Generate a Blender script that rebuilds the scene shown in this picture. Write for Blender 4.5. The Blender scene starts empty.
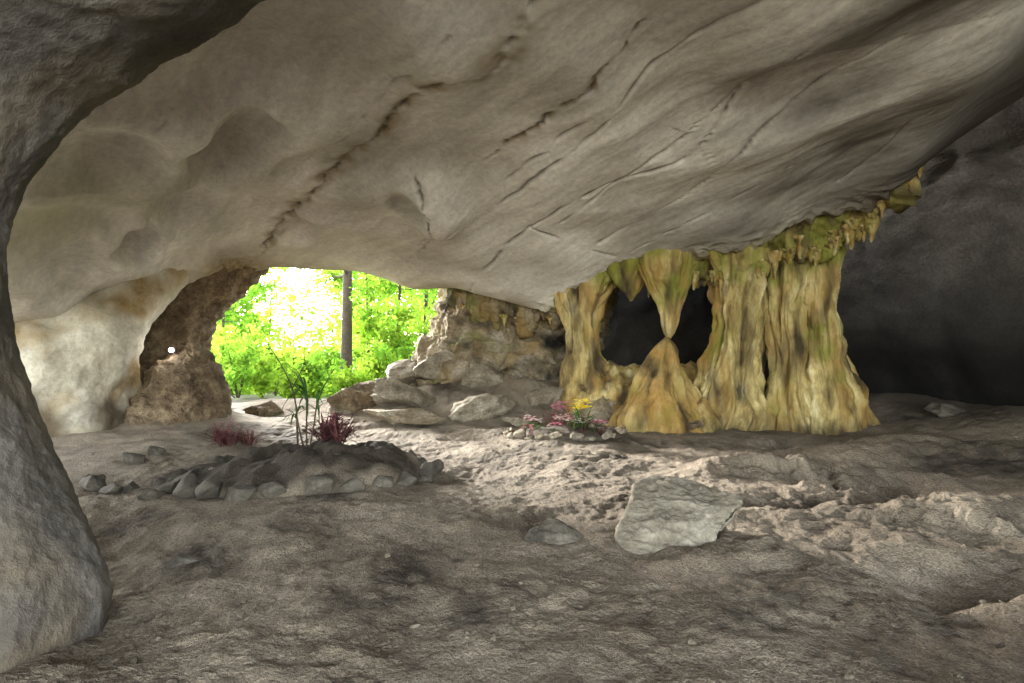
import bpy, math, random, bmesh
import numpy as np
from mathutils import Vector, Matrix, Euler

random.seed(7); RS=np.random.RandomState(7)
scene=bpy.context.scene
CAMH=2.0; F=569.0
def S(px,py,d):   # survey: bearing/elevation of a landmark and its distance -> metres
    return np.array([(px-512)/F*d, d, CAMH-(py-341.5)/F*d])

# ------------------------------------------------------------ noise
_perm=RS.permutation(256); _perm=np.concatenate([_perm,_perm,_perm])
_g=RS.normal(size=(256,3)); _g/=np.linalg.norm(_g,axis=1)[:,None]
def perlin(p):
    p=np.asarray(p,dtype=float); i=np.floor(p).astype(int); f=p-i; i&=255
    u=f*f*f*(f*(f*6-15)+10)
    r=0
    for a in (0,1):
        for b in (0,1):
            for c in (0,1):
                h=_perm[_perm[_perm[i[...,0]+a]+i[...,1]+b]+i[...,2]+c]
                g=_g[h]
                d=g[...,0]*(f[...,0]-a)+g[...,1]*(f[...,1]-b)+g[...,2]*(f[...,2]-c)
                w=(u[...,0] if a else 1-u[...,0])*(u[...,1] if b else 1-u[...,1])*(u[...,2] if c else 1-u[...,2])
                r=r+w*d
    return r*1.6
def fbm(p,o=4,gain=.5):
    r=0;a=1
    p=np.asarray(p,dtype=float)
    for k in range(o):
        r=r+a*perlin(p*(2.03**k)+k*17.3); a*=gain
    return r
def ridged(p,o=4,gain=.5):
    r=0;a=1
    for k in range(o):
        r=r+a*(1-2*np.abs(perlin(np.asarray(p)*(2.03**k)+k*11.7))); a*=gain
    return r
def worley2(x,y,s,seed=0):
    X=x/s;Y=y/s; ix=np.floor(X).astype(int); iy=np.floor(Y).astype(int)
    best=np.full(X.shape,9.)
    for a in (-1,0,1):
        for b in (-1,0,1):
            cx=ix+a; cy=iy+b
            h=_perm[_perm[(cx+seed)&255]+(cy&255)]
            h2=_perm[h+37]
            dx=cx+h/255.-X; dy=cy+h2/255.-Y
            best=np.minimum(best,dx*dx+dy*dy)
    return np.sqrt(best)
def P3(x,y,z=0.): return np.stack([x,y,np.zeros_like(x)+z],-1)

# ------------------------------------------------------------ mesh helpers
def link(o): scene.collection.objects.link(o); return o
def setmask(me,mask):
    at=me.attributes.new("Mask",'FLOAT_COLOR','POINT')
    m=np.ones((len(me.vertices),4),dtype=np.float32); m[:,:3]=mask.reshape(-1,3)
    at.data.foreach_set("color",m.ravel())
def grid_mesh(name,G,closed=False,mask=None,flip=False,mat=None):
    nu,nv=G.shape[:2]
    idx=np.arange(nu*nv).reshape(nu,nv)
    if closed: idx=np.concatenate([idx,idx[:1]],0)
    q=np.stack([idx[:-1,:-1],idx[1:,:-1],idx[1:,1:],idx[:-1,1:]],-1).reshape(-1,4)
    if flip: q=q[:,::-1]
    me=bpy.data.meshes.new(name)
    n=len(q)
    me.vertices.add(nu*nv); me.vertices.foreach_set("co",G.astype(np.float32).ravel())
    me.loops.add(n*4); me.loops.foreach_set("vertex_index",q.astype(np.int32).ravel())
    me.polygons.add(n); me.polygons.foreach_set("loop_start",(np.arange(n)*4).astype(np.int32))
    me.polygons.foreach_set("loop_total",np.full(n,4,dtype=np.int32))
    me.polygons.foreach_set("use_smooth",np.ones(n,dtype=bool))
    me.update(calc_edges=True)
    if mask is not None: setmask(me,mask)
    o=bpy.data.objects.new(name,me); link(o)
    if mat: me.materials.append(mat)
    return o
def py_mesh(name,v,f,mat=None,smooth=True,parent=None,loc=None):
    me=bpy.data.meshes.new(name); me.from_pydata([tuple(a) for a in v],[],[tuple(a) for a in f]); me.update()
    if smooth: me.polygons.foreach_set("use_smooth",np.ones(len(me.polygons),dtype=bool))
    if mat: me.materials.append(mat)
    o=bpy.data.objects.new(name,me); link(o)
    if parent: o.parent=parent
    if loc is not None: o.location=loc
    return o
def tag(o,label,cat,group=None,kind=None):
    o["label"]=label; o["category"]=cat
    if group: o["group"]=group
    if kind: o["kind"]=kind
    return o
def cat_t(P,t):
    m=P.shape[0]; E=np.concatenate([[2*P[0]-P[1]],P,[2*P[-1]-P[-2]]],0)
    i=np.minimum(t.astype(int),m-2); f=(t-i).reshape((-1,)+(1,)*(P.ndim-1)); a,b,c,d=E[i],E[i+1],E[i+2],E[i+3]
    return .5*((2*b)+(-a+c)*f+(2*a-5*b+4*c-d)*f*f+(-a+3*b-3*c+d)*f**3)
def catmull(P,n):
    P=np.asarray(P,dtype=float); return cat_t(P,np.linspace(0,P.shape[0]-1,n))
def patch(ctrl,nu,nv):
    A=catmull(np.asarray(ctrl,dtype=float),nu)
    return np.swapaxes(catmull(np.swapaxes(A,0,1),nv),0,1)
def normals(G,closed=False):
    if closed:
        E=np.concatenate([G[-1:],G,G[:1]],0); du=np.gradient(E,axis=0)[1:-1]
    else: du=np.gradient(G,axis=0)
    dv=np.gradient(G,axis=1); n=np.cross(du,dv)
    return n/(np.linalg.norm(n,axis=-1,keepdims=True)+1e-9)

# ------------------------------------------------------------ materials
def rockmat(name,cols,scale=.5,bump=.4,stretch=(1,1,1),dark=(.02,.017,.012),ochre=(.30,.19,.06),moss=(.15,.2,.03),
            rough=.9,fine=14,strata=0.,bumpd=.03,grit=.35):
    m=bpy.data.materials.new(name); m.use_nodes=True; nt=m.node_tree; N=nt.nodes; L=nt.links
    b=N["Principled BSDF"]; b.inputs["Roughness"].default_value=rough
    b.inputs["Specular IOR Level"].default_value=.2
    tc=N.new("ShaderNodeTexCoord"); mp=N.new("ShaderNodeMapping"); mp.inputs["Scale"].default_value=stretch
    L.new(tc.outputs["Object"],mp.inputs[0])
    def noise(sc,det=6,dist=0.,src=mp.outputs[0],r=.55):
        n=N.new("ShaderNodeTexNoise"); n.inputs["Scale"].default_value=sc; n.inputs["Detail"].default_value=det
        n.inputs["Distortion"].default_value=dist; n.inputs["Roughness"].default_value=r; L.new(src,n.inputs["Vector"]); return n
    n1=noise(scale,4,0.,r=.6); r=N.new("ShaderNodeValToRGB"); L.new(n1.outputs["Fac"],r.inputs[0])
    e=r.color_ramp.elements; k=len(cols)
    while len(e)<k: e.new(.5)
    for i,c in enumerate(cols):
        e[i].position=.3+.4*i/(k-1); e[i].color=(*c,1)
    n2=noise(fine,3,0,r=.75); mr=N.new("ShaderNodeMapRange"); mr.inputs[1].default_value=.25; mr.inputs[2].default_value=.75
    mr.inputs[3].default_value=1-grit; mr.inputs[4].default_value=1+grit; L.new(n2.outputs["Fac"],mr.inputs[0])
    def mix(a,bb,fac,mode='MIX'):
        x=N.new("ShaderNodeMix"); x.data_type='RGBA'; x.blend_type=mode
        for s,v in ((x.inputs[6],a),(x.inputs[7],bb)):
            if isinstance(v,tuple): s.default_value=(*v,1)
            else: L.new(v,s)
        if isinstance(fac,(int,float)): x.inputs[0].default_value=fac
        else: L.new(fac,x.inputs[0])
        return x.outputs[2]
    cc=N.new("ShaderNodeCombineColor")
    for i in range(3): L.new(mr.outputs[0],cc.inputs[i])
    col=mix(r.outputs[0],cc.outputs[0],1.,'MULTIPLY')
    hsrc=None
    if strata>0:
        mp1=N.new("ShaderNodeMapping"); mp1.inputs["Rotation"].default_value=(0,0,math.radians(48.6)); L.new(tc.outputs["Object"],mp1.inputs[0])
        mp2=N.new("ShaderNodeMapping"); mp2.inputs["Scale"].default_value=(.3,2.6,1.5); L.new(mp1.outputs[0],mp2.inputs[0])
        n3=noise(1.6,4,0.25,mp2.outputs[0],.65)
        m3=N.new("ShaderNodeMapRange"); m3.inputs[1].default_value=.3; m3.inputs[2].default_value=.7; m3.inputs[3].default_value=1-strata; m3.inputs[4].default_value=1+strata*.6
        L.new(n3.outputs["Fac"],m3.inputs[0]); c3=N.new("ShaderNodeCombineColor")
        for i in range(3): L.new(m3.outputs[0],c3.inputs[i])
        col=mix(col,c3.outputs[0],1.,'MULTIPLY'); hsrc=n3
    at=N.new("ShaderNodeAttribute"); at.attribute_name="Mask"; sp=N.new("ShaderNodeSeparateColor"); L.new(at.outputs["Color"],sp.inputs[0])
    def brk(o):
        a=N.new("ShaderNodeMath"); a.operation='MULTIPLY_ADD'; L.new(n2.outputs["Fac"],a.inputs[0]); a.inputs[1].default_value=1.6; a.inputs[2].default_value=.2
        c=N.new("ShaderNodeMath"); c.operation='MULTIPLY'; c.use_clamp=True; L.new(o,c.inputs[0]); L.new(a.outputs[0],c.inputs[1]); return c.outputs[0]
    och=mix(ochre,tuple(x*.45 for x in ochre),n2.outputs["Fac"])
    col=mix(col,och,brk(sp.outputs[1])); col=mix(col,moss,brk(sp.outputs[2])); col=mix(col,dark,sp.outputs[0])
    L.new(col,b.inputs["Base Color"])
    h=n2.outputs["Fac"]
    if hsrc:
        a2=N.new("ShaderNodeMath"); a2.operation='MULTIPLY_ADD'; L.new(hsrc.outputs["Fac"],a2.inputs[0]); a2.inputs[1].default_value=1.0; L.new(h,a2.inputs[2]); h=a2.outputs[0]
    bp=N.new("ShaderNodeBump"); bp.inputs["Strength"].default_value=bump; bp.inputs["Distance"].default_value=bumpd
    L.new(h,bp.inputs["Height"]); L.new(bp.outputs[0],b.inputs["Normal"])
    return m
def plain(name,col,rough=.6,emit=None,es=0,trans=0,var=.3,vs=3.):
    m=bpy.data.materials.new(name); m.use_nodes=True; nt=m.node_tree; N=nt.nodes; L=nt.links; b=N["Principled BSDF"]
    b.inputs["Roughness"].default_value=rough
    n=N.new("ShaderNodeTexNoise"); n.inputs["Scale"].default_value=vs; n.inputs["Detail"].default_value=1
    tc=N.new("ShaderNodeTexCoord"); L.new(tc.outputs["Object"],n.inputs["Vector"])
    r=N.new("ShaderNodeValToRGB"); e=r.color_ramp.elements; e[0].position=.3; e[1].position=.7
    e[0].color=(*[c*(1-var) for c in col],1); e[1].color=(*[min(1,c*(1+var)) for c in col],1)
    L.new(n.outputs["Fac"],r.inputs[0]); L.new(r.outputs[0],b.inputs["Base Color"])
    if emit: b.inputs["Emission Color"].default_value=(*emit,1); b.inputs["Emission Strength"].default_value=es
    if trans>0:
        df=N.new("ShaderNodeBsdfDiffuse"); L.new(r.outputs[0],df.inputs[0])
        t=N.new("ShaderNodeBsdfTranslucent"); L.new(r.outputs[0],t.inputs[0]); mx=N.new("ShaderNodeMixShader"); mx.inputs[0].default_value=trans
        out=N["Material Output"]; L.new(df.outputs[0],mx.inputs[1]); L.new(t.outputs[0],mx.inputs[2]); L.new(mx.outputs[0],out.inputs[0])
    return m
M_ceil=rockmat("ceiling_limestone",[(.43,.40,.345),(.56,.53,.47),(.68,.655,.60)],scale=.45,bump=.35,strata=.16,grit=.2,fine=9,ochre=(.30,.21,.08),moss=(.34,.38,.15),dark=(.055,.043,.033))
M_left=rockmat("smooth_limestone",[(.25,.205,.145),(.38,.345,.27),(.50,.465,.39)],scale=.9,bump=.5,grit=.25,dark=(.07,.05,.03))
M_pillar=rockmat("pillar_limestone",[(.06,.052,.045),(.095,.084,.072),(.145,.128,.11)],scale=1.2,bump=.6,grit=.3,fine=18)
M_flow=rockmat("flowstone",[(.12,.08,.033),(.27,.195,.072),(.42,.33,.14),(.55,.485,.29)],scale=1.9,bump=.7,stretch=(1.6,1.6,.4),grit=.4,fine=11,moss=(.16,.175,.025),ochre=(.37,.205,.05),dark=(.035,.025,.015),bumpd=.035)
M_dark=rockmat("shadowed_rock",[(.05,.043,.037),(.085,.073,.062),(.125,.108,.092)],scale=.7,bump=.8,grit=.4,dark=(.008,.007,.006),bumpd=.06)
M_void=rockmat("recess_shade_rock",[(.010,.009,.008),(.02,.018,.015),(.03,.025,.02)],scale=.8,bump=.6,grit=.4)  # near-black colour stands in for the shade inside the hollows
M_brown=rockmat("conglomerate",[(.06,.04,.023),(.125,.088,.052),(.22,.167,.105)],scale=2.2,bump=1.,grit=.5,fine=12,bumpd=.08)
M_rock=rockmat("boulder_limestone",[(.10,.082,.058),(.175,.145,.105),(.26,.228,.175)],scale=2.0,bump=.7,grit=.4,fine=16)
M_pale=rockmat("pale_boulder",[(.10,.083,.06),(.17,.148,.112),(.245,.218,.172)],scale=2.6,bump=.8,grit=.4,fine=14)
M_stone=rockmat("bed_stone",[(.035,.03,.024),(.07,.061,.048),(.12,.105,.083)],scale=3,bump=.6,grit=.35,fine=18)
M_wall=rockmat("back_wall_rock",[(.12,.09,.052),(.22,.175,.115),(.34,.295,.23)],scale=1.6,bump=.9,grit=.45,fine=12,bumpd=.06,moss=(.13,.14,.04))
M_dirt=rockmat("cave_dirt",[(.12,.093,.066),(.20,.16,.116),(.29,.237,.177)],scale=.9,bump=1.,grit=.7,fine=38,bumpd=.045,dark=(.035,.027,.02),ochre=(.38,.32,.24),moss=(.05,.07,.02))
M_leaf=plain("forest_leaf",(.15,.30,.03),.6,trans=.5,var=.6,vs=.9)
M_leaf2=plain("forest_leaf_light",(.25,.40,.04),.6,trans=.55,var=.6,vs=1.)
M_bark=plain("bark",(.05,.035,.022),.9,vs=6)
M_green=plain("plant_green",(.05,.11,.03),.5,trans=.3)
M_purple=plain("plant_purple",(.12,.05,.05),.5,trans=.3,vs=9,var=.5)
M_pink=plain("petal_pink",(.50,.18,.24),.6,trans=.3)
M_white=plain("petal_white",(.6,.5,.47),.6,trans=.3)
M_yellow=plain("petal_yellow",(.8,.62,.04),.6,trans=.3)
M_metal=plain("grey_metal",(.15,.15,.15),.4)

# ------------------------------------------------------------ ground
BED=(-3.0,8.6,1.65,1.35); BED2=(1.1,11.9,1.15,.75)
def gh(x,y):
    x=np.asarray(x,dtype=float); y=np.asarray(y,dtype=float)
    g=lambda cx,cy,sx,sy,h: h*np.exp(-((x-cx)/sx)**2-((y-cy)/sy)**2)
    ins=1/(1+np.exp((y-18.5)/.5))
    wx=.5*fbm(P3(x*.8,y*.8,51.),5,.6); wy=.5*fbm(P3(x*.8,y*.8,61.),5,.6)
    gw=lambda cx,cy,sx,sy,h: h*np.exp(-np.abs((x+wx-cx)/sx)**2-np.abs((y+wy-cy)/sy)**2)
    h=.12*fbm(P3(x*.33,y*.33,3.1),3)
    h=h+g(.3,16.6,2.6,1.8,1.0)+g(-2.6,16.3,1.3,1.4,.5)+g(-9.,14.2,1.6,1.2,.5)
    h=h+gw(7.2,9.8,1.7,.6,.28)+gw(3.9,8.9,.8,.35,.22)+gw(5.6,6.5,1.6,.32,.24)+g(10.5,12,1.6,3,.6)+gw(3.3,7.2,.9,.4,-.14)+gw(5.0,8.2,1.1,.45,-.28)+gw(5.8,11.0,1.0,.4,-.28)+gw(4.3,7.5,.6,.3,.14)
    h=h+g(9.6,15.5,3.0,1.8,.4)
    h=h+gw(4.2,4.9,1.5,.6,-.26)+gw(-2.6,5.2,1.6,.5,-.10)+gw(-.8,4.4,.8,.5,.08)
    e=((x-BED[0])/BED[2])**2+((y-BED[1])/BED[3])**2
    h=h+.38*np.clip(1.1-e,0,1)**.5*(1+.4*fbm(P3(x*1.7,y*1.7,71.),3))
    e2=((x-BED2[0])/BED2[2])**2+((y-BED2[1])/BED2[3])**2
    h=h+.15*np.clip(1.1-e2,0,1)**.6
    h=h+.05*fbm(P3(x*1.3,y*1.3,8.),3)
    w=.016*ins*(.2+np.clip(.5+1.3*fbm(P3(x*.8,y*.8,22.),2),0,1.4))
    d1=worley2(x+.14*perlin(P3(x*3,y*3,1.)),y+.14*perlin(P3(x*3,y*3,41.)),.38,5)
    h=h-w*np.exp(-(d1/.30)**2)+.4*w*np.exp(-((d1-.42)/.12)**2)-.8*w*np.exp(-(worley2(x+.05*perlin(P3(x*7,y*7,1.)),y+.05*perlin(P3(x*7,y*7,31.)),.17,9)/.33)**2)
    h=h+.011*ins*fbm(P3(x*5.5,y*5.5,5.),5,.78)
    h=h-np.clip(y-19,0,30)*.07
    return h
def G0(x,y): return float(gh(np.array([x]),np.array([y]))[0])
xs=np.concatenate([[-400,-150,-60,-30,-20],np.arange(-15,-6,.08),np.arange(-6,6,.022),np.arange(6,13,.045),[13.5,15,20,30,60,150,400]])
ys=np.concatenate([[-200,-60,-20,-10,-5],np.arange(-3,2.4,.3),2.4*np.exp(np.linspace(0,math.log(20/2.4),640)),[20.5,21.5,23,25,28,32,38,46,60,90,150,300,500]])
X,Y=np.meshgrid(xs,ys,indexing='ij')
Z=gh(X,Y)
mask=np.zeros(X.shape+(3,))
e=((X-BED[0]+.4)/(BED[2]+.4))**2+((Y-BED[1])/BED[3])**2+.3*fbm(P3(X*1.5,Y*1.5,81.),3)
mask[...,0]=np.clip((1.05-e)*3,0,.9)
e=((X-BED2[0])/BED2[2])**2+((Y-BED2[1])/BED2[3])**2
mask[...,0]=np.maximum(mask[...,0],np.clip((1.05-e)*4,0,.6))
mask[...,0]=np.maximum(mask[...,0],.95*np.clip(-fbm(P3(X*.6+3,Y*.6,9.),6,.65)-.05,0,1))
mask[...,0]=np.maximum(mask[...,0],(.3*np.clip((5.0-Y)/2.0,0,1)+.6*np.clip((X-1.5-.1*Y)/2.0,0,1)*np.clip((5.6-Y)/1.6,0,1)+.25*np.clip((X-5)/3,0,1)*np.clip((10-Y)/4,0,1))*(Y>1))  # foreground and lower-right floor painted darker, standing in for shade
mask[...,0]=np.maximum(mask[...,0],.8*np.clip((X-8.2)/1.5,0,1)*np.clip((Y-10.5)/1.5,0,1))  # shade of the side chamber painted into the floor colour
mask[...,1]=.4*np.exp(-((X+.8)/3.4)**2-((Y-14.3)/2.8)**2)+.5*np.clip(fbm(P3(X*.7,Y*.7,4.),6,.65),0,1)
mask[...,1]=np.maximum(mask[...,1],(Y<0)*.9)  # pale ground behind the camera, added to bounce light onto the ceiling
mask[...,2]=(Y>19)*.7
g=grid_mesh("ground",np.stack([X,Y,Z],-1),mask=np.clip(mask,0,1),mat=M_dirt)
tag(g,"trampled brown dirt cave floor with dimples and low mounds","ground",kind="structure")

# ------------------------------------------------------------ ceiling
lip=[(-11.6,10.9,2.3),(-10.4,12,2.5),(-9.9,14,3.0),(-9.05,16.5,3.95),(-7.6,17.5,4.4),(-5.4,18,4.4),(-2.5,17.5,3.75),(-.65,16.5,3.3),(1.3,15.5,3.15),
     (2.75,14.5,3.95),(5.4,13,4.45),(6.9,12.3,4.95),(7.6,11.5,5.25),(8.2,9,6.4),(8.6,5,7.3),(9.2,1,7.8)]
r1=[(-10.0,8.3,3.4),(-8.5,9.2,3.7),(-7.8,10.5,4.2),(-7.0,12.0,4.8),(-6.0,13,5.15),(-4.2,13,5.2),(-2.0,13,5.0),(-.4,12.5,4.85),(1.2,12,4.8),
     (2.4,11.5,5.0),(4.6,10,5.35),(5.9,9,5.7),(6.5,8,6.0),(6.8,6.5,6.7),(7,3.5,7.2),(7,0,7.6)]
r2=[(-8.3,4,4.7),(-6.6,5.2,5.0),(-5.8,6.5,5.3),(-5.0,7.5,5.7),(-4.2,8,6.0),(-2.8,8,6.1),(-1.4,8,6.1),(0,7.8,6.1),(1.2,7.5,6.1),
     (2.2,7,6.2),(3.8,6,6.3),(4.8,5.2,6.5),(5.2,4.5,6.7),(5.4,3,7),(5.2,1,7.3),(5,-1,7.5)]
r3=[(-8,-5,5.6),(-6.5,-5,5.8),(-5.2,-5,6.2),(-4,-5,6.5),(-3,-5,6.7),(-2,-5,6.8),(-1,-5,6.9),(0,-5,6.9),(1,-5,7),(1.8,-5,7),(2.6,-5,7.1),(3.2,-5,7.2),(3.6,-5,7.3),(4,-5,7.4),(4.4,-5.2,7.5),(4.8,-6,7.6)]
lip=np.array(lip)
up=lip+np.array([0,.9,2.2]); up[-5:,0]+=1.0; up[-5:,1]-=.9
up[-3:,2]-=1.2; up[-3:,0]+=1.5
ctrl=np.stack([up,lip,np.array(r1),np.array(r2),np.array(r3)],1)
NU=640
A=catmull(ctrl,NU)
tv=np.concatenate([np.linspace(0,1,40,endpoint=False),np.linspace(1,3.2,500,endpoint=False),np.linspace(3.2,4,50)])
C=np.swapaxes(cat_t(np.swapaxes(A,0,1),tv),0,1)
n=normals(C)
if n[NU//2,300,2]>0: n=-n; cflip=False
else: cflip=True
ppx=512+F*C[...,0]/np.maximum(C[...,1],.5); ppy=341.5-F*(C[...,2]-CAMH)/np.maximum(C[...,1],.5)
ok=(C[...,1]>2)&(tv[None,:]>=1)
def on_ceil(px,py):
    d=(ppx-px)**2+(ppy-py)**2; d=np.where(ok,d,1e9); i=np.unravel_index(np.argmin(d),d.shape); return C[i]
Q=np.stack([.66*C[...,0]-.75*C[...,1],.75*C[...,0]+.66*C[...,1],C[...,2]],-1)   # along / across the rock grain
wv=.35*np.stack([perlin(C*.6),perlin(C*.6+50),perlin(C*.6+90)],-1)+.10*np.stack([perlin(C*1.9),perlin(C*1.9+50),perlin(C*1.9+90)],-1)
disp=.26*fbm(C*.30+5,2)
sc=np.abs(perlin(Q*np.array([.14,.32,.3])+3.3)); disp+=.18*np.sqrt(sc+.05)
disp+=.022*fbm(Q*np.array([.35,.9,.6])+9,3)+.010*fbm(Q*np.array([1.2,4,2]),4)
hollow_dk=0*sc  # darker tone inside the scooped hollows
for (px,py,rx,ry,a) in [(130,238,.8,.5,.46),(235,128,1.5,.9,.46),(95,150,1.3,.9,.34),(330,160,1.3,1.0,.18),(180,195,1.1,.7,.26),(60,270,1.0,.7,.26),(350,60,1.5,1.0,.14),
                      (560,60,1.8,1.0,.10),(620,170,1.6,.9,.08),(740,110,1.8,1.0,.10),(850,60,1.8,1.1,.12),(300,225,.9,.5,.16),(240,60,1.3,.8,.16)]:
    c=on_ceil(px,py); v=(C+wv-c); qa=v[...,0]*.66-v[...,1]*.75; qb=v[...,0]*.75+v[...,1]*.66
    q2=(qa/rx)**2+(qb/ry)**2+(v[...,2]/1.2)**2
    t=np.clip(1-q2,0,1); disp-=a*.8*t; disp+=a*.35*np.exp(-((np.sqrt(q2)-1.15)/.32)**2)
    hollow_dk+=a*.8*t
for (px,py,r,a) in [(205,100,.7,.30),(330,215,.8,.18),(60,330,.7,.2),(150,170,.6,.25)]:
    c=on_ceil(px,py); q=np.linalg.norm(C-c,axis=-1); disp+=a*np.exp(-(q/r)**2)
c=on_ceil(432,196); q=np.linalg.norm((C-c)*np.array([1,.7,1])+wv*.3,axis=-1); disp+=.60*np.exp(-(q/.85)**4)-.46*np.exp(-(np.linalg.norm((C-on_ceil(410,196))*np.array([1.2,.7,1]),axis=-1)/.48)**4)
hollow_dk+=.7*np.exp(-(np.linalg.norm((C-on_ceil(408,198))*np.array([1.2,.7,1]),axis=-1)/.5)**4)
mask=np.zeros(C.shape[:2]+(3,))
def polydist(G,pts):
    d=np.full(G.shape[:2],9.)
    for a,b in zip(pts[:-1],pts[1:]):
        ab=b-a; t=np.clip(((G-a)@ab)/(ab@ab+1e-9),0,1); q=np.linalg.norm(G-(a+t[...,None]*ab),axis=-1); d=np.minimum(d,q)
    return d
wob=C+.10*np.stack([perlin(C*2.5),perlin(C*2.5+50),perlin(C*2.5+90)],-1)+.04*np.stack([perlin(C*9),perlin(C*9+50),perlin(C*9+90)],-1)
wob2=C+.06*np.stack([perlin(C*2),perlin(C*2+50),perlin(C*2+90)],-1)
cr=[([(545,-20),(520,20),(490,62),(430,72),(375,128),(330,170),(285,215),(262,245)],.036,.18,.95),
    ([(640,25),(565,98),(510,140),(485,160)],.020,.07,.9),([(745,85),(690,150),(600,185),(545,215),(500,250),(470,290)],.020,.0,.9),
    ([(420,165),(430,190),(438,205),(444,228)],.032,.0,.95),([(250,195),(330,235),(420,265)],.015,.0,.5),
    ([(530,225),(600,250),(640,262)],.016,.0,.7),([(440,225),(410,262)],.016,0,.7),([(600,100),(540,150),(420,240)],.016,0,.75),
    ([(930,100),(880,150),(840,180)],.017,.0,.7),([(760,-10),(640,70),(590,130),(500,200)],.017,0,.8),([(900,30),(760,130),(690,190),(600,240)],.018,0,.85),([(820,20),(740,90),(660,150),(560,220)],.014,0,.7),([(180,60),(120,130),(60,200)],.012,0,.4),
    ([(450,20),(360,110),(270,190)],.012,0,.6),([(790,165),(700,215),(630,250)],.014,0,.7),([(660,120),(700,140),(720,165)],.012,0,.6)]
for ci,(pts,w,och,st) in enumerate(cr):
    W3=[on_ceil(*p) for p in pts]; W3=list(catmull(np.array(W3),len(W3)*3)); d=polydist(wob if och or ci==3 else wob2,W3)
    k=.5+1.3*np.clip(fbm(C*1.7+21,2)+.4,0,1)
    disp-=.08*st*np.exp(-(d/(w*k*1.6))**2)
    mask[...,0]=np.maximum(mask[...,0],st*np.exp(-(d/(w*k))**2))
    if och: mask[...,1]=np.maximum(mask[...,1],.8*np.exp(-(d/(och*k))**2)*np.clip(.6+fbm(C*3,2),0,1))
cg=np.exp(-(np.linalg.norm(C-on_ceil(232,262),axis=-1)/1.3)**2); mask[...,1]=np.maximum(mask[...,1],.9*cg); disp+=cg*.12*ridged(C*2.2,3)
dl=polydist(wob,list(lip[8:13])); mask[...,1]=np.maximum(mask[...,1],1.1*np.exp(-(dl/.40)**2)); mask[...,2]=np.maximum(mask[...,2],.3*np.exp(-(dl/.35)**2))
disp+=.18*np.exp(-(dl/.5)**2)*ridged(C*2.5,3)
dl2=polydist(wob,list(lip[5:10])); mask[...,1]=np.maximum(mask[...,1],.5*np.exp(-(dl2/.5)**2))
gm=np.exp(-(np.linalg.norm(C-on_ceil(40,215),axis=-1)/1.2)**2); mask[...,2]=np.maximum(mask[...,2],.4*gm)
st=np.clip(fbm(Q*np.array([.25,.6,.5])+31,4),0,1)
side=np.clip((C[...,0]-1.6)/4.5,0,1)  # paints the ceiling darker to the right, away from the left-hand light
mask[...,0]=np.maximum(mask[...,0],np.clip(.40*st+hollow_dk*.6,0,.6)+.75*side*np.clip(.45+fbm(Q*np.array([.2,.7,.5])+41,5,.6),0,1))
dl3=polydist(wob,list(lip[12:16])); mask[...,0]=np.maximum(mask[...,0],.92*np.exp(-(dl3/1.8)**2))  # fade into shade painted along the right-hand lip
C2=C+n*disp[...,None]
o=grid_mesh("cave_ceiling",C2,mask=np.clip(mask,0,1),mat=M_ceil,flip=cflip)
tag(o,"sweeping smooth grey tan limestone ceiling with dark diagonal cracks","cave ceiling")

# ------------------------------------------------------------ walls
def wall(name,plan,zs,lean,nu,nv,disp,mat,label,cat,maskf=None,toward=(0,5,2)):
    ctrl=[]
    for (x,y) in plan:
        ctrl.append([(x+lean[i][0],y+lean[i][1],z) for i,z in enumerate(zs)])
    G=patch(ctrl,nu,nv); n=normals(G)
    if np.mean(np.sum(n*(np.array(toward)-G),-1))<0: n=-n
    m=np.zeros(G.shape) if maskf is None else maskf(G)
    G2=G+n*disp(G)[...,None]
    o=grid_mesh(name,G2,mask=np.clip(m,0,1),mat=mat); tag(o,label,cat); return o
L0=[(0,0)]*5
def lm(G):
    m=np.zeros(G.shape); m[...,0]=np.clip(1.0-G[...,2]*1.1+.9*fbm(G*1.2,4),0,.9)
    m[...,1]=np.clip(fbm(G*.8+4,4)*1.2,0,.8); return m
wall("limestone_wall",[(-12.2,12.2),(-11.6,11.1),(-10.4,11.3),(-9.2,12.0),(-8.75,12.7),(-9.0,13.8),(-10.6,15.2)],[-.4,1,2.1,3.2,4.8],
     [(0,0),(0,.1),(0,.3),(.2,1.0),(.2,2.2)],220,160,lambda G:.22*fbm(G*.7,3)+.04*fbm(G*2.6,4),M_left,"smooth pale limestone wall with dark stained foot","cave wall",lm)
wall("sun_block_wall",[(-7.5,-5),(-7.8,-1),(-7.9,3),(-8.1,5.6),(-9.3,6.4)],[-.5,1,2.5,4,6],L0,160,120,lambda G:.3*fbm(G*.6,3)+.05*fbm(G*2.5,3),M_left,"unseen limestone wall added to block sun near the pillar","cave wall")  # out-of-view wall added to keep sun off the near-left floor
wall("recess_wall",[(-14,12.5),(-12,14),(-10.8,16.4),(-10.4,17.6),(-10.6,19.0)],[-.5,1,2.5,4,6.5],L0,120,100,lambda G:.25*fbm(G*1.2,4),M_dark,"shadowed brown recess wall beside the entrance","cave wall")
def backd(G):
    zz=G[...,2]+.35*fbm(G*.7,3)
    return .30*ridged(G*np.array([.8,.8,.6]),4)*.5+.12*fbm(G*3,3)+.16*np.abs(((zz*1.5)%1.0)-.35)*1.5
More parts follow.
